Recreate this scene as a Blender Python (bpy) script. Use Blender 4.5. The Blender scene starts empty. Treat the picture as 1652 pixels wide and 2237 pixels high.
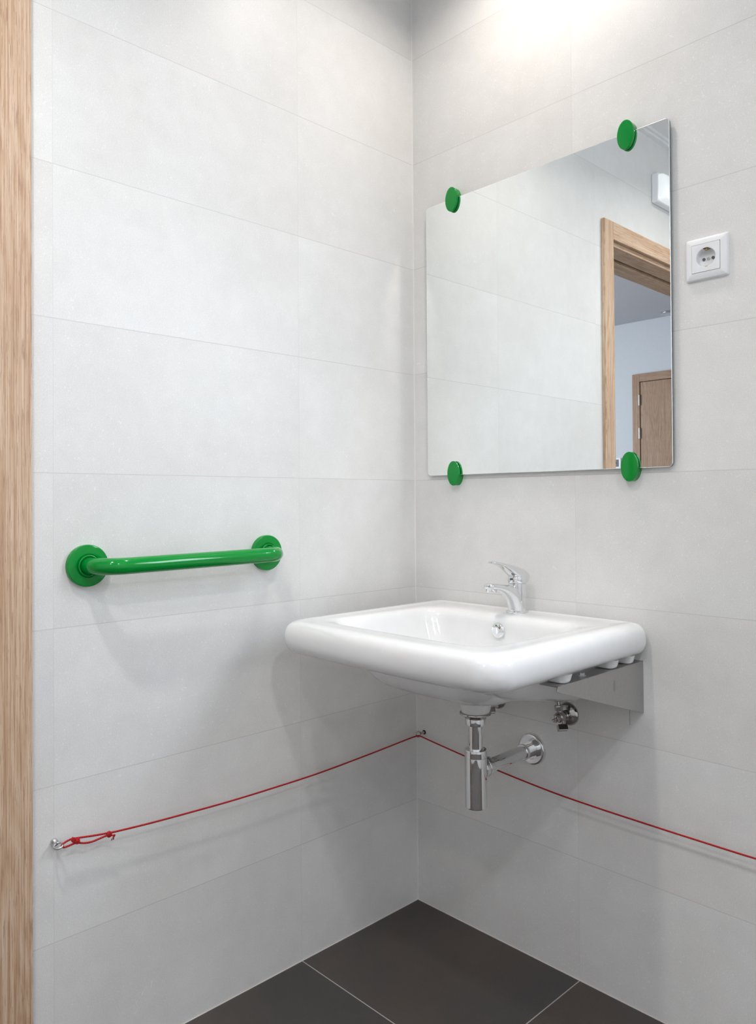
import bpy, bmesh, math, random
from mathutils import Vector, Matrix

C = bpy.context.scene.collection
S = bpy.context.scene

# ------------------------------------------------------------------ camera
cam = bpy.data.cameras.new('camera')
cam.sensor_fit = 'HORIZONTAL'
cam.sensor_width = 36.0
cam.lens = 1681.33 / 1652 * 36.0
cam.shift_y = -41.925 / 1652
cam.clip_start = 0.02
co = bpy.data.objects.new('camera', cam)
C.objects.link(co)
_r = Vector((0.69378753, 0.72014839, -0.00671952))
_u = Vector((0.0127996, -0.00300113, 0.99991358))
_f = Vector((-0.72006599, 0.69381358, 0.01129976))
co.matrix_world = Matrix(((_r.x, _u.x, -_f.x, 1.50245), (_r.y, _u.y, -_f.y, -1.59398),
                          (_r.z, _u.z, -_f.z, 1.12438), (0, 0, 0, 1)))
S.camera = co

# ------------------------------------------------------------------ room dimensions
H = 2.65                     # ceiling height
RX, RY = 2.45, -2.6          # room extends x 0..RX, y RY..0
WT = 0.188                   # thickness of the wall with the doorway
DY0, DY1, DZ = -1.125, -2.125, 2.128   # doorway opening in the left wall
CX, CY = -3.4, -4.6          # corridor extents

# ------------------------------------------------------------------ light
w = bpy.data.worlds.new('world'); S.world = w; w.use_nodes = True
w.node_tree.nodes['Background'].inputs[0].default_value = (0.8, 0.88, 1, 1)
w.node_tree.nodes['Background'].inputs[1].default_value = 0.0
S.view_settings.view_transform = 'Standard'
S.view_settings.look = 'None'
S.view_settings.gamma = 1.0
S.view_settings.use_curve_mapping = False
S.view_settings.exposure = 0.0
S.cycles.use_guiding = True              # finds the lamp light thrown back by the mirror
S.cycles.guiding_training_samples = 64
S.cycles.blur_glossy = 0.0
S.cycles.sample_clamp_indirect = 40.0
S.cycles.max_bounces = 8
S.cycles.adaptive_threshold = 0.02


def area(name, loc, rot, sx, sy, power, col, shape='RECTANGLE', spread=180):
    l = bpy.data.lights.new(name, 'AREA')
    l.shape = shape; l.size = sx; l.size_y = sy
    l.energy = power; l.color = col; l.spread = math.radians(spread)
    o = bpy.data.objects.new(name, l); C.objects.link(o)
    o.location = loc; o.rotation_euler = rot
    return o


WARM = (1.0, 0.90, 0.80); NEUT = (1.0, 0.955, 0.91); COOL = (0.78, 0.88, 1.0)
LAMPS = [(0.45, -0.29, 3.6, (1.0, 0.91, 0.82), 145), (0.65, -1.45, 8.0, (1.0, 0.97, 0.92), 140), (2.0, -1.3, 9.8, (0.93, 0.96, 1.0), 155), (1.5, -2.2, 7.0, (1.0, 0.965, 0.97), 155)]  # the last lamp is an added fill behind the camera
WX0, WX1, WZ0, WZ1 = 1.12, 1.82, 1.32, 2.02          # window in the mirror wall, just right of the frame
area('window_daylight', ((WX0 + WX1) / 2, .035, (WZ0 + WZ1) / 2), (math.radians(-90), 0, 0), WX1 - WX0 - .1, WZ1 - WZ0 - .1, 10.0, COOL)
area('corridor_daylight', (CX + 0.05, -2.6, 1.5), (math.radians(90), 0, math.radians(-90)), 1.6, 1.8, 75, (0.86, 0.92, 1.0))  # added area lamp to light the corridor, no window stands there

# ------------------------------------------------------------------ node helpers


class NT:
    def __init__(s, name):
        s.m = bpy.data.materials.new(name); s.m.use_nodes = True
        s.t = s.m.node_tree; s.b = s.t.nodes['Principled BSDF']

    def n(s, typ, **kw):
        x = s.t.nodes.new(typ)
        for k, v in kw.items(): setattr(x, k, v)
        return x

    def l(s, a, b): s.t.links.new(a, b)

    def val(s, sock, v):
        if hasattr(v, 'is_output') or hasattr(v, 'links'): s.l(v, sock)
        else: sock.default_value = v

    def math(s, op, a, b=None, c=None, clamp=False):
        x = s.n('ShaderNodeMath', operation=op); x.use_clamp = clamp
        s.val(x.inputs[0], a)
        if b is not None: s.val(x.inputs[1], b)
        if c is not None: s.val(x.inputs[2], c)
        return x.outputs[0]

    def xyz(s):
        tc = s.n('ShaderNodeTexCoord'); sp = s.n('ShaderNodeSeparateXYZ')
        s.l(tc.outputs['Object'], sp.inputs[0])
        return tc.outputs['Object'], sp.outputs[0], sp.outputs[1], sp.outputs[2]

    def scale(s, vec, sc):
        x = s.n('ShaderNodeMapping'); s.l(vec, x.inputs[0]); x.inputs['Scale'].default_value = sc
        return x.outputs[0]

    def noise(s, vec, sc, detail=4, rough=0.5, dist=0.0):
        x = s.n('ShaderNodeTexNoise'); s.l(vec, x.inputs['Vector'])
        x.inputs['Scale'].default_value = sc; x.inputs['Detail'].default_value = detail
        x.inputs['Roughness'].default_value = rough; x.inputs['Distortion'].default_value = dist
        return x.outputs['Fac']

    def ramp(s, fac, stops):
        x = s.n('ShaderNodeValToRGB'); s.val(x.inputs[0], fac)
        e = x.color_ramp.elements
        while len(e) < len(stops): e.new(0.5)
        for i, (p, c) in enumerate(stops):
            e[i].position = p; e[i].color = (*c, 1) if len(c) == 3 else c
        return x.outputs[0]

    def mix(s, fac, a, b, mode='MIX'):
        x = s.n('ShaderNodeMix', data_type='RGBA', blend_type=mode)
        s.val(x.inputs[0], fac)
        for sock, v in ((x.inputs[6], a), (x.inputs[7], b)):
            if isinstance(v, tuple): sock.default_value = (*v, 1)
            else: s.l(v, sock)
        return x.outputs[2]

    def bump(s, h, strength, dist):
        x = s.n('ShaderNodeBump'); s.l(h, x.inputs['Height'])
        x.inputs['Strength'].default_value = strength; x.inputs['Distance'].default_value = dist
        s.l(x.outputs[0], s.b.inputs['Normal'])
        return x


def joint(N, coord, offset, period, half):
    """1 on a joint line, 0 on the tile"""
    t = N.math('ADD', coord, -offset)
    t = N.math('DIVIDE', t, period)
    t = N.math('FRACT', N.math('ADD', t, 0.5))
    t = N.math('ABSOLUTE', N.math('SUBTRACT', t, 0.5))
    return N.math('LESS_THAN', t, half / period)


def cell(N, coord, offset, period):
    return N.math('FLOOR', N.math('DIVIDE', N.math('ADD', coord, -offset), period))


def tile_mat(name, ua, uoff, va, voff, pu, pv, base, grout, rough, dark=False, corner=None, gw=0.0008, mark=False):
    N = NT(name); vec, x, y, z = N.xyz()
    ax = {'x': x, 'y': y, 'z': z}
    u, v = ax[ua], ax[va]
    g = N.math('MAXIMUM', N.math('MULTIPLY', joint(N, u, uoff, pu, gw), 1.0 if dark else 0.4), joint(N, v, voff, pv, gw))
    sl = 0.0
    if corner:                       # the light sealant line in the corners
        for (a, pos, hw) in corner:
            d = N.math('ABSOLUTE', N.math('SUBTRACT', ax[a], pos))
            sl = N.math('MAXIMUM', sl, N.math('LESS_THAN', d, hw))
    # per-tile offset so the clouding breaks at joints
    cu, cv = cell(N, u, uoff, pu), cell(N, v, voff, pv)
    cx = N.n('ShaderNodeCombineXYZ'); N.l(cu, cx.inputs[0]); N.l(cv, cx.inputs[1])
    wn = N.n('ShaderNodeTexWhiteNoise'); wn.noise_dimensions = '3D'; N.l(cx.outputs[0], wn.inputs[0])
    off = N.n('ShaderNodeVectorMath', operation='SCALE'); N.l(wn.outputs['Color'], off.inputs[0]); off.inputs['Scale'].default_value = 7.0
    add = N.n('ShaderNodeVectorMath', operation='ADD'); N.l(vec, add.inputs[0]); N.l(off.outputs[0], add.inputs[1])
    tv = add.outputs[0]
    big = N.noise(tv, 3.2, 3, 0.6)
    mid = N.noise(tv, 19.0, 3, 0.62)
    fine = N.noise(vec, 430.0, 1, 0.7)
    tone = N.math('ADD', N.math('MULTIPLY', N.math('SUBTRACT', big, 0.5), 0.34 if dark else 0.17),
                  N.math('MULTIPLY', N.math('SUBTRACT', mid, 0.5), 0.20 if dark else 0.12))
    tone = N.math('ADD', tone, N.math('MULTIPLY', N.math('SUBTRACT', fine, 0.5), 0.34 if dark else 0.26))
    tone = N.math('ADD', tone, N.math('MULTIPLY', N.math('SUBTRACT', wn.outputs['Value'], 0.5), 0.05))
    # faint pale hair scratches
    sn = N.noise(tv, 26.0, 1, 0.5, 1.6)
    line = N.math('LESS_THAN', N.math('ABSOLUTE', N.math('SUBTRACT', sn, 0.5)), 0.0028)
    gate = N.math('GREATER_THAN', N.noise(tv, 12.0, 1, 0.5, 0.0), 0.60)
    scr = N.math('MULTIPLY', line, gate)
    spk = N.math('GREATER_THAN', N.noise(tv, 260.0, 0, 0.5), 0.78)
    tone = N.math('ADD', tone, N.math('MULTIPLY', N.math('MAXIMUM', scr, spk), 0.10 if not dark else 0.25))
    tone = N.math('ADD', tone, 1.0)
    sc = N.n('ShaderNodeVectorMath', operation='SCALE')
    if dark:
        hue = N.mix(N.math('MULTIPLY', N.math('SUBTRACT', N.noise(tv, 2.4, 4, 0.6, 0.5), 0.42), 3.2, clamp=True),
                    base, (base[0] * 1.42, base[1] * 1.16, base[2] * 1.0))
    else:
        hue = N.mix(big, (base[0] * 1.01, base[1] * .995, base[2] * .98), (base[0] * .985, base[1], base[2] * 1.015))
    N.l(hue, sc.inputs[0]); N.l(tone, sc.inputs['Scale'])
    col = N.mix(g, sc.outputs[0], grout)
    col = N.mix(sl, col, tuple(min(.86, v * 1.32) for v in grout))
    if mark:                         # the short pencil mark under the bracket
        a = N.math('LESS_THAN', N.math('ABSOLUTE', N.math('SUBTRACT', x, 0.6515)), 0.0004)
        b = N.math('LESS_THAN', N.math('ABSOLUTE', N.math('SUBTRACT', z, 0.640)), 0.017)
        col = N.mix(N.math('MULTIPLY', a, b), col, (0.08, 0.08, 0.08))
    N.l(col, N.b.inputs['Base Color'])
    rr = N.math('ADD', N.math('MULTIPLY', N.math('SUBTRACT', mid, 0.5), 0.15), rough)
    rr = N.math('MAXIMUM', rr, N.math('MULTIPLY', g, 0.8))
    N.l(rr, N.b.inputs['Roughness'])
    N.b.inputs['Specular IOR Level'].default_value = 0.42
    h = N.math('SUBTRACT', N.math('MULTIPLY', fine, 0.10), g)
    N.bump(h, 0.35, 0.0009)
    return N.m


def plain(name, col, rough=0.5, metal=0.0, coat=0.0, spec=0.5, bump=None, coat_rough=0.03):
    N = NT(name); vec, x, y, z = N.xyz()
    k = N.noise(vec, 35.0, 3, 0.5)
    c = N.mix(k, tuple(v * 0.97 for v in col), tuple(min(1, v * 1.03) for v in col))
    N.l(c, N.b.inputs['Base Color'])
    N.b.inputs['Roughness'].default_value = rough
    N.b.inputs['Metallic'].default_value = metal
    N.b.inputs['Coat Weight'].default_value = coat
    N.b.inputs['Coat Roughness'].default_value = coat_rough
    N.b.inputs['Specular IOR Level'].default_value = spec
    if bump:
        N.bump(N.noise(vec, bump[0], 3, 0.6), bump[1], bump[2])
    return N.m


def wood_mat(name, along='z', across=('y', 'x'), tint=(1, 1, 1), seed=0.0):
    """oak veneer: fine pores, streaks and cathedral figure running along one axis"""
    N = NT(name); vec, x, y, z = N.xyz(); ax = {'x': x, 'y': y, 'z': z}
    cb = N.n('ShaderNodeCombineXYZ')
    N.l(N.math('ADD', N.math('ADD', ax[across[0]], N.math('MULTIPLY', ax[across[1]], 0.7)), seed), cb.inputs[0])
    N.l(ax[along], cb.inputs[1])
    v = cb.outputs[0]
    fig = N.noise(N.scale(v, (7.0, 0.75, 1)), 1.0, 2, 0.45, 0.4)
    rings = N.math('FRACT', N.math('MULTIPLY', fig, 22.0))
    rings = N.math('ABSOLUTE', N.math('SUBTRACT', rings, 0.5))
    streak = N.noise(N.scale(v, (300.0, 2.5, 1)), 1.0, 4, 0.65)
    pore = N.noise(N.scale(v, (620.0, 16.0, 1)), 1.0, 2, 0.6)
    tone = N.math('ADD', N.math('MULTIPLY', rings, 0.30), N.math('MULTIPLY', N.math('SUBTRACT', N.math('MULTIPLY', streak, 1.5), 0.25), 0.97))
    c1 = N.ramp(tone, [(0.30, (0.42 * tint[0], 0.255 * tint[1], 0.155 * tint[2])),
                       (0.48, (0.53 * tint[0], 0.35 * tint[1], 0.225 * tint[2])),
                       (0.62, (0.61 * tint[0], 0.435 * tint[1], 0.305 * tint[2])),
                       (0.85, (0.69 * tint[0], 0.53 * tint[1], 0.40 * tint[2]))])
    pm = N.math('GREATER_THAN', pore, 0.585)
    c2 = N.mix(N.math('MULTIPLY', pm, 0.55), c1, (0.30 * tint[0], 0.165 * tint[1], 0.10 * tint[2]))
    N.l(c2, N.b.inputs['Base Color'])
    N.b.inputs['Roughness'].default_value = 0.48
    N.bump(N.math('SUBTRACT', streak, N.math('MULTIPLY', pm, 0.5)), 0.25, 0.0004)
    return N.m


# ------------------------------------------------------------------ materials
WALLC = (0.75, 0.745, 0.735); GROUT = (0.63, 0.62, 0.61)
M = {}
M['tile_left'] = tile_mat('light_tile_left', 'y', -0.41588, 'z', -0.01655, 0.6, 0.3, WALLC, GROUT, 0.42,
                          corner=[('y', 0.0, 0.0018), ('z', 0.0, 0.002)])
M['tile_right'] = tile_mat('light_tile_right', 'x', 0.51856, 'z', -0.01655, 0.6, 0.3, WALLC, GROUT, 0.42,
                           corner=[('x', 0.0, 0.0024), ('z', 0.0, 0.002)], mark=True)
M['floor'] = tile_mat('dark_floor_tile', 'x', 0.51856, 'y', -0.41588, 0.6, 0.6, (0.060, 0.055, 0.053), (0.42, 0.39, 0.36), 0.5,
                      dark=True, corner=[('x', 0.0, 0.0022), ('y', 0.0, 0.0022)], gw=0.0013)
M['ceiling'] = plain('white_ceiling_paint', (0.80, 0.80, 0.80), 0.9)
M['corridor_ceiling'] = plain('grey_corridor_ceiling_paint', (0.50, 0.50, 0.53), 0.9)  # paint darkened to stand in for the weak light up here
M['paint'] = plain('pale_corridor_paint', (0.70, 0.72, 0.75), 0.85, bump=(300, 0.1, 0.0004))
M['oak'] = wood_mat('light_oak', 'z')
M['oak_head'] = wood_mat('light_oak_head', 'y', ('z', 'x'), seed=3.3)
M['oak_dark'] = wood_mat('corridor_oak', 'z', ('x', 'y'), tint=(0.72, 0.66, 0.62), seed=1.7)  # same oak as the bathroom frame, dim corridor light put into the tint
M['oak_dark_head'] = wood_mat('corridor_oak_head', 'x', ('z', 'y'), tint=(0.72, 0.66, 0.62), seed=5.1)
M['black'] = plain('black_rubber', (0.012, 0.012, 0.013), 0.6)
M['green'] = plain('green_lacquer', (0.0, 0.255, 0.032), 0.10, coat=0.3, spec=0.25)
M['ceramic'] = plain('white_glazed_ceramic', (0.81, 0.815, 0.82), 0.09, coat=0.5, coat_rough=0.02)
M['ceramic_raw'] = plain('white_glazed_underside', (0.80, 0.80, 0.80), 0.22)
M['chrome'] = plain('polished_chrome', (0.80, 0.81, 0.82), 0.045, metal=1.0)
M['nickel'] = plain('dull_nickel', (0.50, 0.48, 0.46), 0.08, metal=1.0)
M['brass'] = plain('brass', (0.55, 0.40, 0.16), 0.22, metal=1.0)
M['zinc'] = plain('zinc_plated_steel', (0.58, 0.59, 0.60), 0.28, metal=1.0)
M['white_plastic'] = plain('white_plastic', (0.84, 0.85, 0.87), 0.28)
M['grey_plastic'] = plain('grey_plastic', (0.10, 0.11, 0.14), 0.4)


def steel_mat():
    N = NT('brushed_stainless_steel'); vec, x, y, z = N.xyz()
    a = N.noise(N.scale(vec, (1, 22, 22)), 8.0, 3, 0.6)
    s = N.noise(vec, 30.0, 2, 0.5)
    spot = N.math('GREATER_THAN', N.noise(N.scale(vec, (1, 1, .5)), 26.0, 1, 0.4), 0.76)
    c = N.ramp(a, [(0.3, (0.43, 0.425, 0.42)), (0.7, (0.47, 0.465, 0.46))])
    N.l(N.mix(N.math('MULTIPLY', spot, 0.45), c, (0.22, 0.215, 0.21)), N.b.inputs['Base Color'])
    N.b.inputs['Metallic'].default_value = 1.0
    N.l(N.math('ADD', N.math('MULTIPLY', s, 0.15), 0.30), N.b.inputs['Roughness'])
    return N.m


M['steel'] = steel_mat()


def mirror_mat():
    N = NT('silvered_mirror_glass')
    N.b.inputs['Base Color'].default_value = (0.93, 0.955, 0.945, 1)
    N.b.inputs['Metallic'].default_value = 1.0
    N.b.inputs['Roughness'].default_value = 0.0
    return N.m


M['mirror'] = mirror_mat()
M['mirror_edge'] = plain('polished_glass_edge', (0.10, 0.13, 0.13), 0.12, metal=0.3)
M['mirror_bevel'] = plain('bright_glass_bevel', (0.86, 0.89, 0.88), 0.15, metal=0.5)  # pale colour paints the bright reflection along the bevel


def cord_mat():
    N = NT('red_braided_cord')
    uv = N.n('ShaderNodeUVMap'); sp = N.n('ShaderNodeSeparateXYZ'); N.l(uv.outputs[0], sp.inputs[0])
    t = N.math('SINE', N.math('MULTIPLY', N.math('ADD', sp.outputs[1], N.math('MULTIPLY', sp.outputs[0], 1.0)), 6.28318))
    t2 = N.math('SINE', N.math('MULTIPLY', N.math('SUBTRACT', sp.outputs[1], N.math('MULTIPLY', sp.outputs[0], 1.0)), 6.28318))
    k = N.math('ADD', N.math('MULTIPLY', N.math('MAXIMUM', t, t2), 0.5), 0.5)
    N.l(N.ramp(k, [(0.2, (0.16, 0.0, 0.002)), (0.7, (0.50, 0.004, 0.007))]), N.b.inputs['Base Color'])
    N.b.inputs['Roughness'].default_value = 0.62
    N.bump(k, 0.6, 0.0008)
    return N.m


M['cord'] = cord_mat()


def emit_mat(name, col, strength, base=(0.9, 0.9, 0.9)):
    N = NT(name)
    N.b.inputs['Base Color'].default_value = (*base, 1)
    N.b.inputs['Emission Color'].default_value = (*col, 1)
    N.b.inputs['Emission Strength'].default_value = strength
    return N.m


M['lamp_glow'] = emit_mat('lamp_diffuser', (1, .95, .9), 6.0)
M['lamp_box_glow'] = emit_mat('lit_wall_lamp_diffuser', (0.92, 0.96, 1.0), 0.35)
M['window_glow'] = emit_mat('frosted_pane_daylight', (0.80, 0.89, 1.0), 5.0)

# ------------------------------------------------------------------ object helpers


def link(name, bm, mats, parent=None, smooth=None, bevel=None, subsurf=0):
    me = bpy.data.meshes.new(name)
    bmesh.ops.recalc_face_normals(bm, faces=bm.faces[:])
    bm.to_mesh(me); bm.free()
    if not isinstance(mats, (list, tuple)): mats = [mats]
    for m in mats: me.materials.append(m)
    o = bpy.data.objects.new(name, me); C.objects.link(o)
    if parent is not None:
        o.parent = parent
        base = Vector((0, 0, 0)); p = parent
        while p is not None:
            base += p.location; p = p.parent
        o.location = -base
        # geometry is given in world space: shift it so the child sits at its parent's origin
        me.transform(Matrix.Translation(-base)); o.location = (0, 0, 0)
        me['world_offset'] = list(base)
    if bevel:
        b = o.modifiers.new('bevel', 'BEVEL'); b.width = bevel[0]; b.segments = bevel[1]
        b.limit_method = 'ANGLE'; b.angle_limit = math.radians(35)
    if subsurf:
        s = o.modifiers.new('subsurf', 'SUBSURF'); s.levels = subsurf; s.render_levels = subsurf
    if smooth is not None:
        for p in me.polygons: p.use_smooth = True
        if smooth < 180:
            try: me.set_sharp_from_angle(angle=math.radians(smooth))
            except Exception: pass
    return o


def thing(name, label, cat, loc, group=None):
    o = bpy.data.objects.new(name, None); C.objects.link(o)
    o.empty_display_size = 0.02
    o.location = loc; o['label'] = label; o['category'] = cat
    if group: o['group'] = group
    return o


def tag(o, label, cat, group=None):
    o['label'] = label; o['category'] = cat
    if group: o['group'] = group
    return o


def struct(name, bm, mats, parent=None, **kw):
    o = link(name, bm, mats, parent, **kw)
    if parent is None: o['kind'] = 'structure'
    return o


def box(bm, x0, x1, y0, y1, z0, z1, mi=0):
    vs = [bm.verts.new((x, y, z)) for x in (x0, x1) for y in (y0, y1) for z in (z0, z1)]
    for idx in ((0, 1, 3, 2), (4, 6, 7, 5), (0, 4, 5, 1), (2, 3, 7, 6), (0, 2, 6, 4), (1, 5, 7, 3)):
        f = bm.faces.new([vs[i] for i in idx]); f.material_index = mi
    return vs


def nb(): return bmesh.new()


def bxm(*a):
    bm = nb(); box(bm, *a); return bm


def frame_axes(d):
    d = Vector(d).normalized()
    a = Vector((0, 0, 1)) if abs(d.z) < 0.9 else Vector((1, 0, 0))
    u = d.cross(a).normalized(); v = d.cross(u).normalized()
    return d, u, v


def lathe(bm, origin, axis, prof, seg=48, mi=0, cap=True):
    """prof = [(distance along axis, radius)]"""
    o = Vector(origin); d, u, v = frame_axes(axis)
    rings = []
    for (t, r) in prof:
        if r <= 1e-6:
            rings.append([bm.verts.new(o + d * t)])
        else:
            rings.append([bm.verts.new(o + d * t + (u * math.cos(2 * math.pi * k / seg) + v * math.sin(2 * math.pi * k / seg)) * r) for k in range(seg)])
    for a, b in zip(rings, rings[1:]):
        for k in range(seg):
            k2 = (k + 1) % seg
            if len(a) == 1 and len(b) == 1: continue
            if len(a) == 1: f = bm.faces.new((a[0], b[k], b[k2]))
            elif len(b) == 1: f = bm.faces.new((a[k], b[0], a[k2]))
            else: f = bm.faces.new((a[k], b[k], b[k2], a[k2]))
            f.material_index = mi
    if cap:
        for rg in (rings[0], rings[-1]):
            if len(rg) > 1:
                f = bm.faces.new(rg); f.material_index = mi
    return rings


def rlathe(bm, origin, axis, prof, rad=0.001, **kw):
    """lathe with rounded profile corners"""
    out = []
    n = len(prof)
    for i, (t, r) in enumerate(prof):
        if i == 0 or i == n - 1 or r <= 1e-6:
            out.append((t, r)); continue
        p = Vector((t, r)); a = Vector(prof[i - 1]) - p; b = Vector(prof[i + 1]) - p
        k = min(rad, a.length * .45, b.length * .45)
        if k < 1e-6: out.append((t, r)); continue
        A = p + a.normalized() * k; B = p + b.normalized() * k
        for s in (0, .33, .67, 1):
            q = A * (1 - s) ** 2 + p * 2 * s * (1 - s) + B * s * s
            out.append((q.x, q.y))
    return lathe(bm, origin, axis, out, **kw)


def tube(bm, pts, r, seg=16, closed=False, mi=0, uvlen=None):
    """round tube through points; r is a radius or a list"""
    pts = [Vector(p) for p in pts]; n = len(pts)
    rr = r if isinstance(r, (list, tuple)) else [r] * n
    tang = []
    for i in range(n):
        if closed: t = pts[(i + 1) % n] - pts[i - 1]
        else: t = pts[min(i + 1, n - 1)] - pts[max(i - 1, 0)]
        tang.append(t.normalized())
    _, u, _ = frame_axes(tang[0])
    rings = []; L = 0; dist = []
    for i in range(n):
        if i: L += (pts[i] - pts[i - 1]).length
        dist.append(L)
        u = (u - tang[i] * u.dot(tang[i])).normalized(); v = tang[i].cross(u)
        rings.append([bm.verts.new(pts[i] + (u * math.cos(2 * math.pi * k / seg) + v * math.sin(2 * math.pi * k / seg)) * rr[i]) for k in range(seg)])
    uvl = bm.loops.layers.uv.verify() if uvlen else None
    m = n if closed else n - 1
    for i in range(m):
        a, b = rings[i], rings[(i + 1) % n]
        for k in range(seg):
            k2 = (k + 1) % seg
            f = bm.faces.new((a[k], a[k2], b[k2], b[k])); f.material_index = mi
            if uvl:
                for lp, (dv, kk) in zip(f.loops, ((dist[i], k), (dist[i], k + 1), (dist[(i + 1) % n] if i + 1 < n else L, k + 1), (dist[(i + 1) % n] if i + 1 < n else L, k))):
                    lp[uvl].uv = (kk / seg * 2, dv / uvlen)
    if not closed:
        bm.faces.new(rings[0]); bm.faces.new(rings[-1])
    return rings


def spline(pts, n=12, closed=False):
    """Catmull-Rom through the points"""
    P = [Vector(p) for p in pts]; out = []
    N_ = len(P)
    segs = N_ if closed else N_ - 1
    for i in range(segs):
        p1 = P[i]; p2 = P[(i + 1) % N_]
        p0 = P[i - 1] if (closed or i > 0) else p1 * 2 - p2
        p3 = P[(i + 2) % N_] if (closed or i + 2 < N_) else p2 * 2 - p1
        for k in range(n):
            t = k / n
            out.append(0.5 * ((2 * p1) + (-p0 + p2) * t + (2 * p0 - 5 * p1 + 4 * p2 - p3) * t * t + (-p0 + 3 * p1 - 3 * p2 + p3) * t ** 3))
    if not closed: out.append(P[-1])
    return out


# ================================================================== SETTING
bm = nb()
box(bm, -WT, 0, DY0, 0.15, 0, H); box(bm, -WT, 0, CY, DY1, 0, H); box(bm, -WT, 0, DY1, DY0, DZ, H)
o = struct('wall_left', bm, M['tile_left'])
struct('wall_right', bxm(-WT, RX + .15, 0, 0.15, 0, H), M['tile_right'])
struct('wall_back', bxm(0, RX, RY - .15, RY, 0, H), M['tile_right'])
struct('wall_side', bxm(RX, RX + .15, RY - .15, 0, 0, H), M['tile_left'])
struct('floor', bxm(-WT, RX + .15, RY - .15, .15, -.1, 0), M['floor'])
struct('ceiling', bxm(-WT, RX + .15, RY - .15, .15, H, H + .1), M['ceiling'])
# shallow stepped shadow-gap trim between tiles and ceiling
bm = nb()
box(bm, 0, .02, RY, 0, H - .022, H); box(bm, .02, .03, RY, 0, H - .012, H)
struct('trim_1', bm, M['ceiling'])
# window
bm = nb()
for a in ((WX0, WX0 + .045, WZ0, WZ1), (WX1 - .045, WX1, WZ0, WZ1), (WX0 + .045, WX1 - .045, WZ0, WZ0 + .045), (WX0 + .045, WX1 - .045, WZ1 - .045, WZ1)):
    box(bm, a[0], a[1], .025, .075, a[2], a[3])
wf = struct('window_1', bm, M['white_plastic'], bevel=(.003, 2))
link('pane', bxm(WX0 + .045, WX1 - .045, .045, .055, WZ0 + .045, WZ1 - .045), M['window_glow'], wf)

# corridor beyond the doorway
struct('floor_corridor', bxm(CX - .1, -WT, CY - .1, .3, -.1, 0), M['floor'])
struct('ceiling_corridor', bxm(CX - .1, -WT, CY - .1, .3, H, H + .1), M['corridor_ceiling'])
struct('wall_corridor_end', bxm(CX - .1, 0, CY - .15, CY, 0, H), M['paint'])
struct('wall_corridor_far', bxm(CX - .15, CX, CY, .3, 0, H), M['paint'])
struct('wall_corridor_near', bxm(CX, -WT, .2, .3, 0, H), M['paint'])

# door frame of the bathroom doorway
A0, AT = DY0 + 0.065, 0.016                      # outer edge and thickness of the architrave
bm = nb()
box(bm, 0, AT, DY0 - .004, A0, 0, DZ + .065)
box(bm, 0, AT, DY1 - .065, DY1 + .004, 0, DZ + .065)
d1 = struct('door_1', bm, M['oak'], bevel=(.003, 3))
bm = nb(); box(bm, 0, AT, DY1 + .004, DY0 - .004, DZ - .004, DZ + .065)
link('head_architrave', bm, M['oak_head'], d1, bevel=(.003, 3))
bm = nb()
for y0, y1 in ((DY0 - .012, DY0), (DY1, DY1 + .012)):
    box(bm, -.080, 0, y0, y1, 0, DZ); box(bm, -WT, -.104, y0, y1, 0, DZ)
link('side_lining', bm, M['oak'], d1, bevel=(.002, 2))
bm = nb(); box(bm, -.080, 0, DY1 + .012, DY0 - .012, DZ - .022, DZ)
link('head_lining', bm, M['oak_head'], d1, bevel=(.005, 3))
bm = nb(); box(bm, -WT, -.104, DY1 + .012, DY0 - .012, DZ - .022, DZ)
link('head_lining', bm, M['oak_head'], d1, bevel=(.003, 3))
bm = nb(); box(bm, -.104, -.080, DY1, DY0, DZ - .006, DZ)
for y0, y1 in ((DY0 - .006, DY0), (DY1, DY1 + .006)): box(bm, -.104, -.080, y0, y1, 0, DZ)
link('track_slot', bm, M['black'], d1)

# closed door at the end of the corridor
JX, FT = -1.664, 0.016
bm = nb(); box(bm, JX - .066, JX, CY, CY + FT, 0, 2.196); box(bm, JX + .80, JX + .866, CY, CY + FT, 0, 2.196)
d2 = struct('door_2', bm, M['oak_dark'], bevel=(.002, 2))
link('head_architrave', bxm(JX, JX + .80, CY, CY + FT, 2.13, 2.196), M['oak_dark_head'], d2, bevel=(.002, 2))
link('door_leaf', bxm(JX + .005, JX + .795, CY, CY + .009, .008, 2.125), M['oak_dark'], d2, bevel=(.0015, 2))
link('dark_gap', bxm(JX, JX + .80, CY, CY + .002, 0, 2.13), M['black'], d2)  # black sheet standing in for the shade around the leaf
for hz in (1.972, 1.690, 0.45):
    bm = nb(); lathe(bm, (JX - .002, CY + .018, hz - .045), (0, 0, 1), [(0, .008), (.03, .008), (.0302, .0072), (.0308, .008), (.06, .008), (.0602, .0072), (.0608, .008), (.09, .008)], seg=16)
    link('hinge', bm, M['zinc'], d2, smooth=40)
bm = nb()
lathe(bm, (JX + .73, CY + .009, 1.0), (0, 1, 0), [(0, .024), (.008, .024), (.008, .009), (.045, .009)], seg=24)
tube(bm, [(JX + .73, CY + .05, 1.0), (JX + .61, CY + .05, 1.0)], .009)
link('door_handle', bm, M['zinc'], d2, smooth=40)

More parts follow.
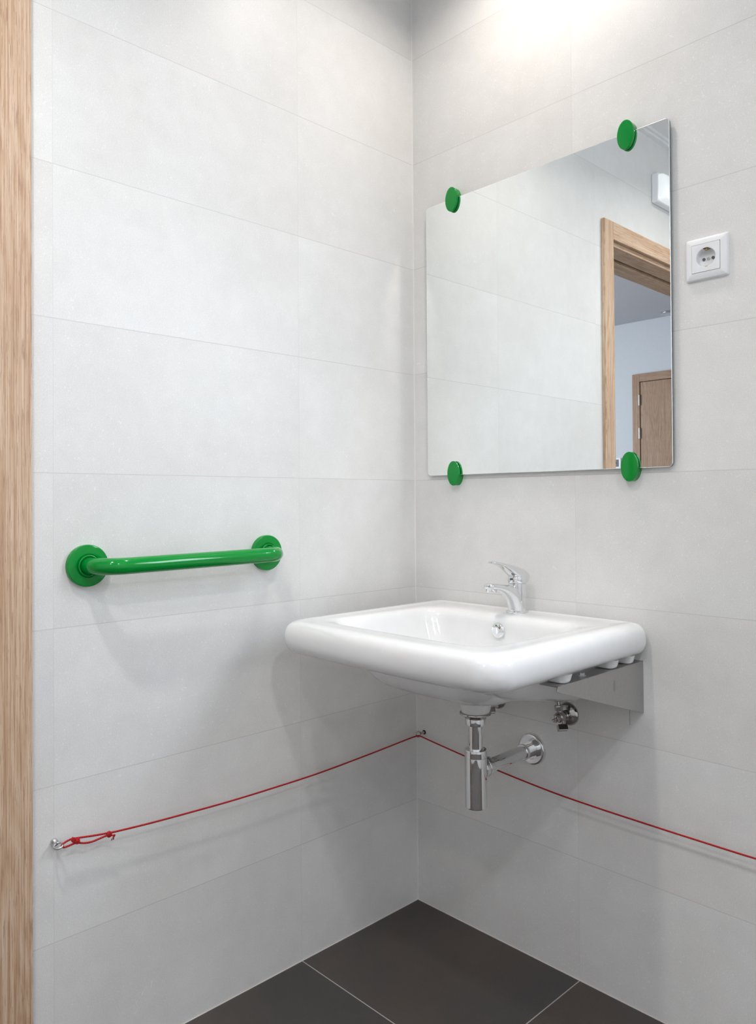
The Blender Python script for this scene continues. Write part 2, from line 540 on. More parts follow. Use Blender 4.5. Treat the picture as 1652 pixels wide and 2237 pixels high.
# ================================================================== LAMPS
for i, (x, y, pw, colr, spr) in enumerate(LAMPS):
    lab = (['round white recessed ceiling downlight above the wash basin',
           'round white recessed ceiling downlight near the oak doorway',
           'round white recessed ceiling downlight in the middle of the side away from the doorway'] + ['round white recessed ceiling downlight behind the camera near the back wall'])[i]
    t = thing('recessed_downlight', lab, 'ceiling light', (x, y, H - .004), 'ceiling downlights')
    bm = nb(); rlathe(bm, (x, y, H), (0, 0, -1), [(0, .062), (0, .072), (.004, .072), (.004, .060), (0, .058)], .001, cap=False)
    link('trim_ring', bm, M['white_plastic'], t, smooth=40)
    bm = nb(); lathe(bm, (x, y, H - .0005), (0, 0, -1), [(0, 0), (0, .058), (.001, .058), (.001, 0)], cap=False)
    link('diffuser', bm, M['lamp_glow'], t)
    area('downlight_lamp', (x, y, H - .008), (0, 0, 0), .11, .11, pw, colr, 'DISK', spr)
t = thing('recessed_downlight', 'small dark round ceiling fitting in the corridor, seen in the mirror', 'ceiling light', (-1.34, -4.48, H))
bm = nb(); rlathe(bm, (-1.34, -4.48, H), (0, 0, -1), [(0, .07), (.012, .07), (.02, .05), (.02, 0)], .002)
link('trim_ring', bm, M['zinc'], t, smooth=40)

# ================================================================== MIRROR + CLIPS
MX0, MX1, MZ0, MZ1, MY = 0.0598, 0.7625, 1.1940, 1.9400, -0.012


def rrect(x0, x1, y0, y1, r, n=8, rb=None):
    """rounded rectangle outline (ccw); r for the low-y corners, rb for the high-y corners"""
    rb = r if rb is None else rb
    out = []
    for (cx, cy, a0, rad) in ((x1 - r, y0 + r, -90, r), (x1 - rb, y1 - rb, 0, rb), (x0 + rb, y1 - rb, 90, rb), (x0 + r, y0 + r, 180, r)):
        for k in range(n + 1):
            a = math.radians(a0 + 90 * k / n)
            out.append((cx + rad * math.cos(a), cy + rad * math.sin(a)))
    return out


t = thing('wall_mirror', 'frameless rectangular wall mirror with rounded corners held by green clips', 'mirror', ((MX0 + MX1) / 2, 0, MZ0))
pts = rrect(MX0, MX1, MZ0, MZ1, .010)
pin = rrect(MX0 + .0012, MX1 - .0012, MZ0 + .0012, MZ1 - .0012, .009)
bm = nb()
back = [bm.verts.new((a, MY + .005, b)) for a, b in pts]
mid_ = [bm.verts.new((a, MY + .0010, b)) for a, b in pts]
fr = [bm.verts.new((a, MY, b)) for a, b in pin]
n_ = len(pts)
for A, B, mi in ((back, mid_, 0), (mid_, fr, 1)):
    for k in range(n_):
        bm.faces.new((A[k], A[(k + 1) % n_], B[(k + 1) % n_], B[k])).material_index = mi
bm.faces.new(back)
link('glass_edge', bm, [M['mirror_edge'], M['mirror_bevel']], t)
bm = nb(); bm.faces.new([bm.verts.new((a, MY - .00003, b)) for a, b in pin])
link('mirror_face', bm, M['mirror'], t)

clip_src = None
for (cx, cz, up, where) in ((0.1590, 1.9355, 1, 'upper left'), (0.6655, 1.9330, 1, 'upper right'),
                            (0.1590, 1.1985, -1, 'lower left'), (0.6665, 1.1975, -1, 'lower right')):
    edge = MZ1 if up > 0 else MZ0
    lab = 'round glossy green mirror clip at the %s corner of the mirror' % where
    t = thing('mirror_clip', lab, 'mirror clip', (cx, 0, cz), 'green mirror clips')
    R_, WX = .0328, .61          # the clips are upright ovals
    bm = nb(); rlathe(bm, (cx, MY - .0022, cz), (0, -1, 0), [(0, 0), (0, R_), (.0065, R_), (.0065, 0)], .0012, cap=False, seg=64)
    for v in bm.verts: v.co.x = cx + (v.co.x - cx) * WX
    link('front_disc', bm, M['green'], t, smooth=50)
    # spacer body outside the mirror edge, from the wall to the disc
    bm = nb(); h0 = (edge - cz) * up + .0012
    a0 = math.asin(h0 / R_); arc = []
    for k in range(33):
        a = a0 + (math.pi - 2 * a0) * k / 32
        arc.append((cx + WX * R_ * .985 * math.cos(a), cz + up * R_ * .985 * math.sin(a)))
    f1 = [bm.verts.new((a, 0, b)) for a, b in arc]; f2 = [bm.verts.new((a, MY - .0024, b)) for a, b in arc]
    bm.faces.new(f1); bm.faces.new(f2)
    for k in range(len(arc)):
        k2 = (k + 1) % len(arc); bm.faces.new((f1[k], f1[k2], f2[k2], f2[k]))
    link('spacer', bm, M['green'], t, smooth=40)
    bm = nb(); rlathe(bm, (cx, MY - .0001, cz - up * .006), (0, -1, 0), [(0, 0), (0, .020), (.0022, .020), (.0022, 0)], .0002, cap=False)
    for v in bm.verts: v.co.x = cx + (v.co.x - cx) * WX
    link('rubber_pad', bm, M['black'], t, smooth=40)  # black disc painted in as the shade between front disc and glass

# ================================================================== POWER SOCKET
SX, SZ = 0.8362, 1.6228
t = thing('power_socket', 'square white power socket on the tiles right of the mirror', 'socket', (SX, 0, SZ))
bm = nb()                                        # cover plate: bowed square ring
hw = .0435


def plate_ring(d, y, r): return [bm.verts.new((a, y, b)) for a, b in rrect(SX - d, SX + d, SZ - d, SZ + d, r, 5)]


rs = [plate_ring(hw, 0, .003), plate_ring(hw, -.004, .003), plate_ring(hw - .002, -.0075, .003), plate_ring(hw - .007, -.0100, .003),
      plate_ring(.0296, -.0108, .0015), plate_ring(.0292, -.0102, .0012), plate_ring(.0292, -.002, .0012)]
for A, B in zip(rs, rs[1:]):
    for k in range(len(A)): bm.faces.new((A[k], A[(k + 1) % len(A)], B[(k + 1) % len(A)], B[k]))
link('cover_plate', bm, M['white_plastic'], t, smooth=30)
bm = nb()                                        # insert with its round well
Q = rrect(SX - .0286, SX + .0286, SZ - .0286, SZ + .0286, .0012, 7)
n_ = len(Q)
q0 = [bm.verts.new((a, -.002, b)) for a, b in Q]; q1 = [bm.verts.new((a, -.0112, b)) for a, b in Q]
R_ = .0205
ang = [math.atan2(b - SZ, a - SX) for a, b in Q]
# resample circle evenly but matched to the outline order
st = ang[0]
c_ang = [st + 2 * math.pi * k / n_ for k in range(n_)]
c_ang = [math.radians(-90) + 2 * math.pi * k / n_ for k in range(n_)]
w1 = [bm.verts.new((SX + R_ * math.cos(a), -.0112, SZ + R_ * math.sin(a))) for a in c_ang]
w2 = [bm.verts.new((SX + (R_ - .001) * math.cos(a), -.0100, SZ + (R_ - .001) * math.sin(a))) for a in c_ang]
w3 = [bm.verts.new((SX + (R_ - .001) * math.cos(a), .0045, SZ + (R_ - .001) * math.sin(a))) for a in c_ang]
for A, B in ((q0, q1), (q1, w1), (w1, w2), (w2, w3)):
    for k in range(n_): bm.faces.new((A[k], A[(k + 1) % n_], B[(k + 1) % n_], B[k]))
bm.faces.new(w3)
ins = link('socket_insert', bm, M['white_plastic'], t, smooth=30)
# the well goes into the wall, so cut its niche from the wall
bm = nb(); lathe(bm, (SX, -.02, SZ), (0, 1, 0), [(0, .0225), (.035, .0225)])
for zz in (1, -1):
    bm = nb()
    box(bm, SX - .0045, SX + .0045, -.0085, .001, SZ + zz * .0193 - .0008, SZ + zz * .0193 + .0008)
    box(bm, SX - .0025, SX + .0025, -.0088, -.0045, SZ + zz * .0162 - .0014, SZ + zz * .0200)
    link('earth_contact', bm, M['brass'], t, bevel=(.0005, 2))
bm = nb(); box(bm, SX - .0055, SX + .0055, -.0105, .002, SZ + .0186, SZ + .0197)
link('contact_slot', bm, M['black'], t)
for sx in (-1, 1):
    bm = nb(); lathe(bm, (SX + sx * .0095, .0035, SZ), (0, -1, 0), [(0, .0031), (.0013, .0031), (.0013, 0)], seg=24)
    link('pin_hole', bm, M['grey_plastic'], t, smooth=40)
bm = nb(); rlathe(bm, (SX, .0035, SZ), (0, -1, 0), [(0, .0031), (.002, .0031), (.002, 0)], .0005, seg=24)
box(bm, SX - .0024, SX + .0024, .0013, .0016, SZ - .0004, SZ + .0004)
link('screw', bm, M['zinc'], t, smooth=40)
# niche in the wall behind the socket
wr = bpy.data.objects['wall_right']
bmw = nb()
x0, x1, z0, z1 = SX - .030, SX + .030, SZ - .030, SZ + .030
box(bmw, -WT, x0, 0, .15, 0, H); box(bmw, x1, WX0, 0, .15, 0, H); box(bmw, WX1, RX + .15, 0, .15, 0, H)
box(bmw, WX0, WX1, 0, .15, 0, WZ0); box(bmw, WX0, WX1, 0, .15, WZ1, H)
box(bmw, x0, x1, 0, .15, 0, z0); box(bmw, x0, x1, 0, .15, z1, H); box(bmw, x0, x1, .02, .15, z0, z1)
bmw.to_mesh(wr.data); bmw.free()

# ================================================================== GRAB BAR
BY0, BY1, BZ0, BZ1 = -0.9515, -0.519, 1.0015, 1.0050
t = thing('grab_bar', 'glossy green grab bar on the tiled wall beside the oak door frame', 'grab bar', (0, (BY0 + BY1) / 2, BZ0))
RB, XB, BR = .0165, .074, .047
path = []
for k in range(9):
    path.append(Vector((.004 + (XB - BR - .004) * k / 8, BY0, BZ0)))
for k in range(1, 15):
    a = math.pi / 2 * k / 14
    path.append(Vector((XB - BR + BR * math.sin(a), BY0 + BR - BR * math.cos(a), BZ0)))
for k in range(1, 20):
    s = k / 20
    path.append(Vector((XB, BY0 + BR + (BY1 - BY0 - 2 * BR) * s, BZ0 + (BZ1 - BZ0) * s)))
for k in range(0, 15):
    a = math.pi / 2 * k / 14
    path.append(Vector((XB - BR + BR * math.cos(a), BY1 - BR + BR * math.sin(a), BZ1)))
for k in range(1, 9):
    path.append(Vector((XB - BR - (XB - BR - .004) * k / 8, BY1, BZ1)))
bm = nb(); tube(bm, path, RB, seg=40)
link('rail', bm, M['green'], t, smooth=60)
for by, bz in ((BY0, BZ0), (BY1, BZ1)):
    bm = nb(); rlathe(bm, (0, by, bz), (1, 0, 0), [(0, .0415), (.0105, .0415), (.0115, .0232), (.0095, .0228), (.0095, .0)], .0015, seg=64)
    fl = link('wall_flange', bm, M['green'], t, smooth=50)
    bm = nb(); rlathe(bm, (0, by, bz), (1, 0, 0), [(.008, .0213), (.0155, .0213), (.0158, .0186), (.011, .0183), (.011, .0165)], .0008, seg=48, cap=False)
    link('collar', bm, M['green'], fl, smooth=50)

# ================================================================== WASH BASIN
BX0, BX1, BYF, BTOP = 0.078, 0.7045, -0.553, 0.857
XC = (BX0 + BX1) / 2


def ring(x0, x1, yf, yb, rf, rb, z, bow=0.0, zf=0.0, n=9, m=9):
    """closed loop, dense on edges; zf lowers/raises the front edge"""
    P = []
    co4 = ((x1 - rf, yf + rf, -90, rf), (x1 - rb, yb - rb, 0, rb), (x0 + rb, yb - rb, 90, rb), (x0 + rf, yf + rf, 180, rf))
    arcs = []
    for (cx, cy, a0, rad) in co4:
        arcs.append([(cx + rad * math.cos(math.radians(a0 + 90 * k / n)), cy + rad * math.sin(math.radians(a0 + 90 * k / n))) for k in range(n + 1)])
    for i in range(4):
        P += arcs[i]
        a = arcs[i][-1]; b = arcs[(i + 1) % 4][0]
        for k in range(1, m):
            s = k / m; P.append((a[0] * (1 - s) + b[0] * s, a[1] * (1 - s) + b[1] * s))
    out = []
    for (x, y) in P:
        fy = max(0.0, min(1.0, (yb - y) / max(1e-6, (yb - yf))))
        bx = 1 - ((x - XC) / ((x1 - x0) / 2 + 1e-6)) ** 2
        out.append(Vector((x, y - bow * max(0, bx) * fy ** 3, z + zf * fy)))
    return out


def loft(bm, rings, cap0=True, cap1=True):
    V = [[bm.verts.new(p) for p in r] for r in rings]
    for A, B in zip(V, V[1:]):
        n = len(A)
        for k in range(n): bm.faces.new((A[k], A[(k + 1) % n], B[(k + 1) % n], B[k]))
    if cap0: bm.faces.new(V[0])
    if cap1: bm.faces.new(V[-1])


def off(d, z, rf=.060, rb=.028, back=None, bow=.012, zf=0.0):
    """outer contour moved inward by d"""
    return ring(BX0 + d, BX1 - d, BYF + d, -0.002 - (d if back is None else back), max(.006, rf - d * .5), max(.006, rb - d * .4), z, bow, zf)


def inn(x0, x1, yf, yb, r, z, bow=0.004, zf=0.0): return ring(x0, x1, yf, yb, r, r, z, bow, zf)


DX, DYc = 0.3915, -0.221                          # drain axis
bowl_under = [
    ring(DX - .062, DX + .062, DYc - .062, DYc + .062, .060, .060, .6790, 0, .012),
    ring(.232, .535, -.305, -.060, .045, .045, .6625, 0, .055),
    ring(.215, .560, -.345, -.052, .050, .050, .6650, 0, .058),
    ring(.198, .587, -.372, -.047, .055, .055, .6780, 0, .055),
    ring(.178, .606, -.402, -.045, .062, .062, .7060, 0, .038),
    ring(.146, .624, -.444, -.043, .065, .065, .7460, 0, .022),
    ring(.116, .642, -.495, -.036, .070, .070, .7800, 0, .001),
]
rim = [off(.060, .7835, back=.020), off(.036, .7845, back=.012), off(.022, .7870, back=.009), off(.011, .7925, back=.006),
       off(.004, .8010, back=.002), off(.0005, .8130, back=0), off(0, .8240, back=0), off(.0015, .8360, back=.001), off(.006, .8460, back=.003),
       off(.013, .8525, back=.007), off(.022, .8560, back=.013), off(.032, .8570, back=.020), off(.042, .8558, back=.025, zf=.0010),
       off(.054, .8542, back=.034, zf=.0022), off(.070, .8538, back=.060, zf=.0024)]
bowl_in = [inn(.156, .627, -.480, -.094, .060, .8534, zf=.0022), inn(.163, .619, -.472, -.105, .058, .8522, zf=.0012), inn(.169, .612, -.465, -.114, .056, .8486),
           inn(.173, .608, -.460, -.121, .055, .8420), inn(.178, .603, -.455, -.125, .055, .8300), inn(.190, .596, -.446, -.130, .055, .8000),
           inn(.205, .588, -.436, -.136, .058, .7700), inn(.218, .578, -.425, -.145, .062, .7420), inn(.240, .562, -.405, -.160, .066, .7180),
           inn(.280, .530, -.365, -.180, .060, .7030), ring(DX - .040, DX + .040, DYc - .040, DYc + .040, .038, .038, .6960),
           ring(DX - .021, DX + .021, DYc - .021, DYc + .021, .020, .020, .6930), ring(DX - .020, DX + .020, DYc - .020, DYc + .020, .019, .019, .6820)]
t = thing('wash_basin', 'white ceramic wall-hung wash basin with wide rounded rim in the corner', 'wash basin', (XC, 0, .68))
bm = nb(); loft(bm, bowl_under + rim + bowl_in)
link('basin_body', bm, M['ceramic'], t, smooth=180, subsurf=1)
bm = nb()
rlathe(bm, (DX, DYc, .684), (0, 0, -1), [(0, .0405), (.012, .0385), (.030, .0345), (.0385, .0320), (.0395, .024), (.0395, 0)], .003)
link('drain_boss', bm, M['ceramic_raw'], t, smooth=60)
# rounded feet under the rim that stand on the brackets
for k, (fx, fy, lx, ly) in enumerate(((.660, -.298, .050, .036), (.660, -.118, .050, .034), (.662, -.050, .048, .026),
                                      (.122, -.298, .050, .036), (.122, -.118, .050, .034), (.122, -.050, .048, .026))):
    bm = nb()
    rg = []
    for (s, z) in ((1.12, .789), (1.04, .782), (1.0, .778), (.95, .7745), (.84, .7720), (.5, .7712)):
        rg.append([Vector((a, b, z)) for a, b in rrect(fx - lx / 2 * s, fx + lx / 2 * s, fy - ly / 2 * s, fy + ly / 2 * s, ly * .42 * s, 6)])
    loft(bm, rg)
    link('underside_foot', bm, M['ceramic_raw'], t, smooth=60)
# overflow cap
bm = nb()
rlathe(bm, (.3905, -.128, .8185), (0, -1, .05), [(0, .012), (.002, .0120), (.003, .0182), (.0068, .0186), (.0100, .0160), (.0118, .0090), (.0122, 0)], .0015)
link('overflow_cap', bm, M['chrome'], t, smooth=60)

# ================================================================== BRACKETS
for (bx, sgn, wh) in ((.6850, -1, 'right'), (.0985, 1, 'left')):
    if sgn > 0: continue
    t = thing('basin_bracket', 'brushed steel triangular wall bracket under the right side of the basin', 'bracket', (bx, 0, .70))
    bm = nb()
    th = .0025
    prof = [(-.0005, .7700), (-.336, .7700), (-.340, .7620), (-.331, .7585), (-.262, .7370), (-.0005, .6560)]
    a = [bm.verts.new((bx, y, z)) for y, z in prof]; b = [bm.verts.new((bx + sgn * th, y, z)) for y, z in prof]
    bm.faces.new(a); bm.faces.new(b)
    for k in range(len(prof)): bm.faces.new((a[k], a[(k + 1) % len(prof)], b[(k + 1) % len(prof)], b[k]))
    link('side_plate', bm, M['steel'], t, bevel=(.0006, 2))
    link('top_flange', bxm(min(bx, bx + sgn * .042), max(bx, bx + sgn * .042), -.336, -.0005, .7682, .7707), M['steel'], t, bevel=(.001, 2))
    link('wall_flange', bxm(bx + sgn * .002, bx + sgn * .032, -.0030, -.0004, .66, .768), M['steel'], t, bevel=(.0006, 2))
    for sy in (-.10, -.22):
        bm = nb(); rlathe(bm, (bx - .020, sy, .7707), (0, 0, 1), [(0, .009), (.001, .009), (.001, .006), (.006, .006), (.006, 0)], .0005, seg=6)
        link('bolt', bm, M['zinc'], t)

# ================================================================== FAUCET
FX, FY, FZ = 0.3895, -0.0560, 0.8540
t = thing('faucet', 'chrome single-lever mixer tap on the back edge of the wash basin', 'faucet', (FX, FY, FZ))


def ell_loft(bm, stations, seg=28, power=2.4):
    """stations: (y, z, ty, tz, half width in x, half thickness); superellipse sections"""
    rings = []
    for (y, z, ty, tz, hw_, ht) in stations:
        tt = Vector((0, ty, tz)).normalized(); nn = Vector((0, -tt.z, tt.y))
        rg = []
        for k in range(seg):
            a = 2 * math.pi * k / seg; c, s = math.cos(a), math.sin(a)
            cx = math.copysign(abs(c) ** (2 / power), c) * hw_; sy = math.copysign(abs(s) ** (2 / power), s) * ht
            rg.append(Vector((FX + cx, y, z)) + nn * sy)
        rings.append(rg)
    loft(bm, rings)


bm = nb(); rlathe(bm, (FX, FY, FZ - .0005), (0, 0, 1), [(0, .0268), (.0030, .0268), (.0055, .0235), (.0055, 0)], .001)
link('base_ring', bm, M['chrome'], t, smooth=60)
bm = nb()
rlathe(bm, (FX, FY + .001, FZ + .004), (0, 0, 1), [(0, .0228), (.030, .0224), (.060, .0220), (.0655, .0220), (.0655, .0205), (.067, .0)], .0012)
ell_loft(bm, [(-.0590, .860, 0, 1, .0200, .0185), (-.0600, .870, -.05, 1, .0195, .0185), (-.0640, .882, -.3, 1, .0192, .0190), (-.0720, .894, -.6, .9, .0188, .0180),
              (-.0840, .9040, -.9, .62, .0180, .0155), (-.1000, .9115, -1, .38, .0170, .0125), (-.1180, .9170, -1, .27, .0160, .0098),
              (-.1360, .9212, -1, .2, .0152, .0082), (-.1510, .9236, -1, .12, .0150, .0074), (-.1630, .9245, -1, .05, .0142, .0072), (-.1690, .9247, -1, 0, .0115, .0064), (-.1712, .9247, -1, 0, .0075, .0045)])
link('body', bm, M['chrome'], t, smooth=60)
bm = nb()
rlathe(bm, (FX, -.1555, .9235), (0, 0.04, -1), [(0, .0128), (.0120, .0128), (.0128, .0110), (.0128, .0105), (.0108, .0100), (.0108, 0)], .0008)
link('aerator', bm, M['chrome'], t, smooth=50)
bm = nb()                                         # lever: cap over the cartridge and a long tongue
rlathe(bm, (FX, FY + .001, .9225), (0, 0, 1), [(0, .0205), (.0020, .0205), (.0030, .0228), (.0120, .0232), (.0180, .0225), (.0215, .0190), (.0225, 0)], .0015)
ell_loft(bm, [(-.0318, .9345, -1, .42, .0195, .0125), (-.0335, .9358, -1, .42, .0212, .0140), (-.0480, .9448, -1, .42, .0218, .0150), (-.0660, .9520, -1, .40, .0212, .0135),
              (-.0820, .9588, -1, .38, .0190, .0108), (-.0980, .9655, -1, .35, .0165, .0074), (-.1160, .9718, -1, .30, .0145, .0048), (-.1340, .9768, -1, .22, .0130, .0036),
              (-.1480, .9794, -1, .12, .0118, .0030), (-.1560, .9800, -1, .02, .0095, .0027), (-.1592, .9800, -1, 0, .0060, .0020)], power=2.9)
lv = link('lever', bm, M['chrome'], t, smooth=60)
bm = nb(); lathe(bm, (FX, -.0795, .9355), (0, -1, .1), [(0, .0026), (.0012, .0026), (.0016, 0)], seg=20)
link('temperature_dot', bm, M['grey_plastic'], lv, smooth=40)

# ================================================================== BOTTLE TRAP
t = thing('bottle_trap', 'chrome bottle trap hanging under the basin with pipe to the wall', 'bottle trap', (DX, DYc, .43))


def part(name, mat, origin, axis, prof, rad=.001, seg=48, parent=None):
    bm = nb(); rlathe(bm, origin, axis, prof, rad, seg=seg)
    return link(name, bm, M[mat], parent if parent is not None else t, smooth=50)


Zd = (0, 0, -1)
part('sealing_washer', 'nickel', (DX, DYc, .6455), Zd, [(0, .0), (0, .0355), (.0035, .0365), (.006, .030), (.009, .026), (.013, .0245), (.013, 0)])
part('slip_nut', 'chrome', (DX, DYc, .6335), Zd, [(0, 0), (0, .0238), (.015, .0238), (.017, .0225), (.017, .016)])
part('tailpipe', 'chrome', (DX, DYc, .630), Zd, [(0, .0158), (.080, .0158)])
part('trap_cup', 'chrome', (DX, DYc, .5620), Zd, [(0, .0160), (0, .0245), (.0050, .0250), (.0170, .0252), (.0174, .0246), (.0180, .0252), (.1290, .0252), (.1312, .0240), (.1312, 0)])
part('outlet_nut', 'chrome', (DX, DYc + .018, .5125), (0, 1, 0), [(0, 0), (0, .0215), (.012, .0215), (.0125, .0208), (.0130, .0218), (.0290, .0218), (.0290, .0155)])
part('outlet_pipe', 'chrome', (DX, DYc + .040, .5125), (0, 1, 0), [(0, .0158), (-DYc - .041, .0158)])
part('pipe_collar', 'chrome', (DX, -.044, .5125), (0, 1, 0), [(0, .0160), (0, .0182), (.007, .0190), (.014, .0182), (.030, .0180), (.040, .0180)])
part('wall_flange', 'chrome', (DX + .001, 0, .5125), (0, -1, 0), [(0, .0385), (.0040, .0385), (.0090, .0365), (.0100, .0320), (.0078, .0200), (.0078, .0180)], .0012, 64)

# ================================================================== ANGLE VALVES
for vx, where in ((.4955, 'right of the bottle trap'), (.2860, 'left of the trap, mostly hidden by the bowl')):
    vz = .6180
    t = thing('angle_valve', 'small chrome angle valve on the wall, ' + where, 'valve', (vx, 0, vz), 'angle valves under the basin')
    part('wall_rosette', 'nickel', (vx, 0, vz), (0, -1, 0), [(0, .0272), (.003, .0272), (.008, .0235), (.011, .0150), (.012, .0120)], .002)
    part('valve_body', 'nickel', (vx, -.008, vz), (0, -1, 0), [(0, .0115), (.012, .0115), (.014, .0095), (.020, .0095), (.022, .0120), (.036, .0120), (.038, .0090), (.040, .0088)], .0008, 24)
    part('stop_spindle', 'nickel', (vx, -.046, vz), (0, -1, 0), [(0, .0092), (.014, .0092), (.0145, .0)], .0008, 24)
    bm = nb(); box(bm, vx - .008, vx + .008, -.0611, -.0600, vz - .0006, vz + .0006)
    bmesh.ops.rotate(bm, verts=bm.verts[:], cent=(vx, -.06, vz), matrix=Matrix.Rotation(math.radians(-32), 3, 'Y'))
    link('spindle_slot', bm, M['black'], t)
    up = Vector((-.12, -.10, 1)).normalized()
    part('supply_stem', 'nickel', (vx, -.037, vz), up, [(0, .0055), (.018, .0055)], .0004, 20)
    part('supply_nut', 'nickel', Vector((vx, -.037, vz)) + up * .015, up, [(0, .0050), (0, .0095), (.013, .0095), (.013, .005)], .0004, 6)
    part('hose_end', 'nickel', Vector((vx, -.037, vz)) + up * .028, up, [(0, .0060), (.030, .0060)], .0004, 20)
    dn = Vector((.45, -.35, -.85)).normalized()
    part('handle_stem', 'chrome', (vx, -.035, vz - .004), dn, [(0, .0048), (.018, .0048)], .0004, 20)
    bm = nb()                                     # square-ended knob
    dd, uu, vv = frame_axes(dn); c = Vector((vx, -.035, vz - .004)) + dn * .015
    a = []
    for tt in (0, .014):
        a.append([bm.verts.new(c + dn * tt + uu * p * .0115 + vv * q * .0065) for p, q in ((-1, -1), (1, -1), (1, 1), (-1, 1))])
    bm.faces.new(a[0]); bm.faces.new(a[1])
    for k in range(4): bm.faces.new((a[0][k], a[0][(k + 1) % 4], a[1][(k + 1) % 4], a[1][k]))
    link('handle_knob', bm, M['nickel'], t, bevel=(.001, 2))

# ================================================================== EYE HOOKS AND RED CORD
HY, HZ = -1.0160, .4765
t = thing('eye_hook', 'small silver screw eye in the tiles beside the oak door frame', 'eye hook', (0, HY, HZ), 'screw eyes for the red cord')
part('screw_base', 'zinc', (0, HY, HZ), (1, 0, -.08), [(0, .0070), (.004, .0068), (.0085, .0040), (.013, .0030)], .0008, 24)
bm = nb(); cpt = Vector((.0195, HY + .0012, HZ - .0020))
ax1 = Vector((.8, .6, 0)).normalized(); ax2 = Vector((-.5, .6, .28)).normalized()
tube(bm, [cpt + ax1 * .0085 * math.cos(2 * math.pi * k / 36) + ax2 * .0080 * math.sin(2 * math.pi * k / 36) for k in range(36)], .0021, seg=12, closed=True)
link('ring', bm, M['zinc'], t, smooth=180)
t = thing('eye_hook', 'small dark screw eye in the tiled corner holding the bend of the red cord', 'eye hook', (.0290, 0, .4765), 'screw eyes for the red cord')
part('wall_plug', 'black', (.0290, 0, .4765), (0, -1, 0), [(0, .0060), (.002, .0060), (.002, 0)], .0005, 24)
part('screw_base', 'nickel', (.0290, 0, .4765), (-.1, -1, -.05), [(0, .0040), (.012, .0034), (.014, .0026)], .0008, 24)
bm = nb(); cpt = Vector((.0265, -.0215, .4745))
ax1 = Vector((0.25, 1, 0)).normalized(); ax2 = Vector((0, 0, 1))
tube(bm, [cpt + ax1 * .0070 * math.cos(2 * math.pi * k / 36) + ax2 * .0076 * math.sin(2 * math.pi * k / 36) for k in range(36)], .0017, seg=12, closed=True)
link('ring', bm, M['nickel'], t, smooth=180)

t = thing('red_cord', 'thin red braided cord strung along both walls through two screw eyes', 'cord', (.024, -1.0, .47))
CR = .0019
bm = nb()
main = [(.024, -.9930, .4815), (.0245, -.9760, .4795), (.0245, -.9500, .4752), (.0245, -.9200, .4712), (.0245, -.9000, .4690), (.024, -.8300, .4640), (.024, -.7530, .4604), (.024, -.6389, .4562), (.024, -.5132, .4545),
        (.024, -.3740, .4550), (.024, -.2190, .4610), (.024, -.1173, .4662), (.0245, -.0500, .4700), (.0262, -.0255, .4708), (.0340, -.0215, .4710), (.0640, -.0215, .4672), (.1690, -.0215, .4553), (.3045, -.0218, .4415),
        (.4534, -.022, .4303), (.5700, -.022, .4262), (.6860, -.022, .4246), (.8000, -.022, .4238), (.9251, -.022, .4239), (1.10, -.022, .4270), (1.30, -.022, .4330), (1.50, -.022, .4400)]
tube(bm, spline(main, 8), CR, seg=10, uvlen=.0045)
link('long_run', bm, M['cord'], t, smooth=180)
bm = nb()                                         # double strand through the ring, and between the knots
tube(bm, spline([(.024, -.9930, .4815), (.0245, -1.0020, .4800), (.0238, -1.0085, .4765), (.0235, -1.0105, .4735), (.0245, -1.0070, .4705), (.0250, -1.0000, .4705), (.0250, -.9900, .4715), (.0250, -.9820, .4725)], 8), CR, seg=10, uvlen=.0045)
tube(bm, spline([(.0250, -.9820, .4725), (.0250, -.9720, .4680), (.0250, -.9600, .4650), (.0250, -.9480, .4645), (.0250, -.9330, .4662), (.0250, -.9220, .4672)], 8), CR, seg=10, uvlen=.0045)
link('loop_strand', bm, M['cord'], t, smooth=180)


def knot(c, lean, s=1.0):
    """a wrapped overhand knot: a few tilted turns round the strands"""
    bm = nb(); c = Vector(c); pts = []
    ax = Vector((0, math.cos(lean), math.sin(lean))); up = Vector((0, -math.sin(lean), math.cos(lean))); out = Vector((1, 0, 0))
    for k in range(46):
        a = 2 * math.pi * k / 18
        pts.append(c + ax * ((k / 45 - .5) * .0062 * s) + (up * math.cos(a) * .0044 + out * math.sin(a) * .0032) * s)
    tube(bm, pts, CR * .85, seg=10, uvlen=.0045)
    rr_ = []
    for k in range(20):
        a = 2 * math.pi * k / 20
        rr_.append(c + out * .0020 + ax * math.cos(a) * .0040 * s + up * math.sin(a) * .0046 * s)
    tube(bm, rr_, CR * .9, seg=8, closed=True, uvlen=.0045)
    link('knot', bm, M['cord'], t, smooth=180)


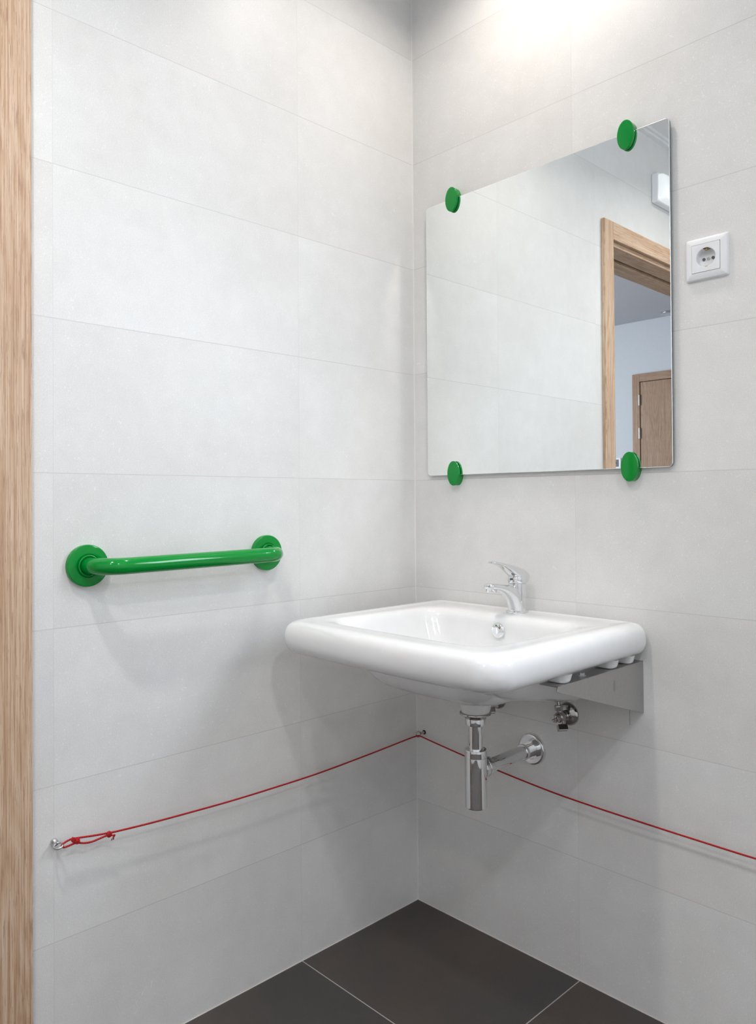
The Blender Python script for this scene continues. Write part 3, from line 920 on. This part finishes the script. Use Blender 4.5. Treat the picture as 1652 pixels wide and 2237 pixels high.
knot((.0255, -.9890, .4800), .6, .78)
knot((.0255, -.9815, .4750), -.2, .90)
knot((.0258, -.9180, .4690), .15, 1.0)
bm = nb(); rnd = random.Random(4)
tube(bm, spline([(.0270, -.9170, .4670), (.0285, -.9120, .4655), (.0285, -.9075, .4650), (.0280, -.9085, .4625)], 6), CR * .9, seg=8, uvlen=.0045)
for k in range(14):                               # frayed end
    a = rnd.uniform(-.5, .5); b = rnd.uniform(-.3, .3)
    p = Vector((.0282, -.9090, .4640)); q = p + Vector((b * .004, -.0030 + a * .006, -.0075 + rnd.uniform(-.0015, .002)))
    tube(bm, [p, (p + q) / 2 + Vector((0, a * .001, 0)), q], .0004, seg=5, uvlen=.0045)
link('frayed_tail', bm, M['cord'], t, smooth=180)

# ================================================================== WALL LAMP OVER THE DOOR
LY0, LY1, LZ0, LZ1 = -1.765, -1.470, 2.360, 2.482
t = thing('wall_lamp', 'white rectangular wall lamp over the doorway, seen in the mirror', 'wall light', (0, (LY0 + LY1) / 2, LZ0))
link('housing', bxm(0, .030, LY0, LY1, LZ0, LZ1), M['white_plastic'], t, bevel=(.006, 4))
bm = nb(); rg = []
for (x, d) in ((.028, .004), (.045, .007), (.058, .016), (.063, .030)):
    rg.append([Vector((x, a, b)) for a, b in rrect(LY0 + d, LY1 - d, LZ0 + d, LZ1 - d, .012, 5)])
loft(bm, rg)
link('diffuser', bm, M['lamp_box_glow'], t, smooth=60)
bm = nb(); lathe(bm, (.055, LY1 - .020, 2.42), (1, 0.6, 0), [(0, .003), (.003, .003), (.003, 0)], seg=16)
link('indicator', bm, M['grey_plastic'], t)

# ================================================================== CORRIDOR SWITCH
t = thing('light_switch', 'small grey-centred wall switch in the corridor, seen in the mirror', 'switch', (-1.893, CY, 1.445))
link('cover_plate', bxm(-1.938, -1.848, CY, CY + .009, 1.400, 1.490), M['white_plastic'], t, bevel=(.002, 2))
link('rocker', bxm(-1.918, -1.868, CY + .008, CY + .012, 1.414, 1.476), M['grey_plastic'], t, bevel=(.001, 2))
bm = nb(); lathe(bm, (-1.893, CY + .012, 1.445), (0, 1, 0), [(0, .008), (.0015, .008), (.0015, 0)], seg=20)
link('keyhole', bm, M['black'], t)
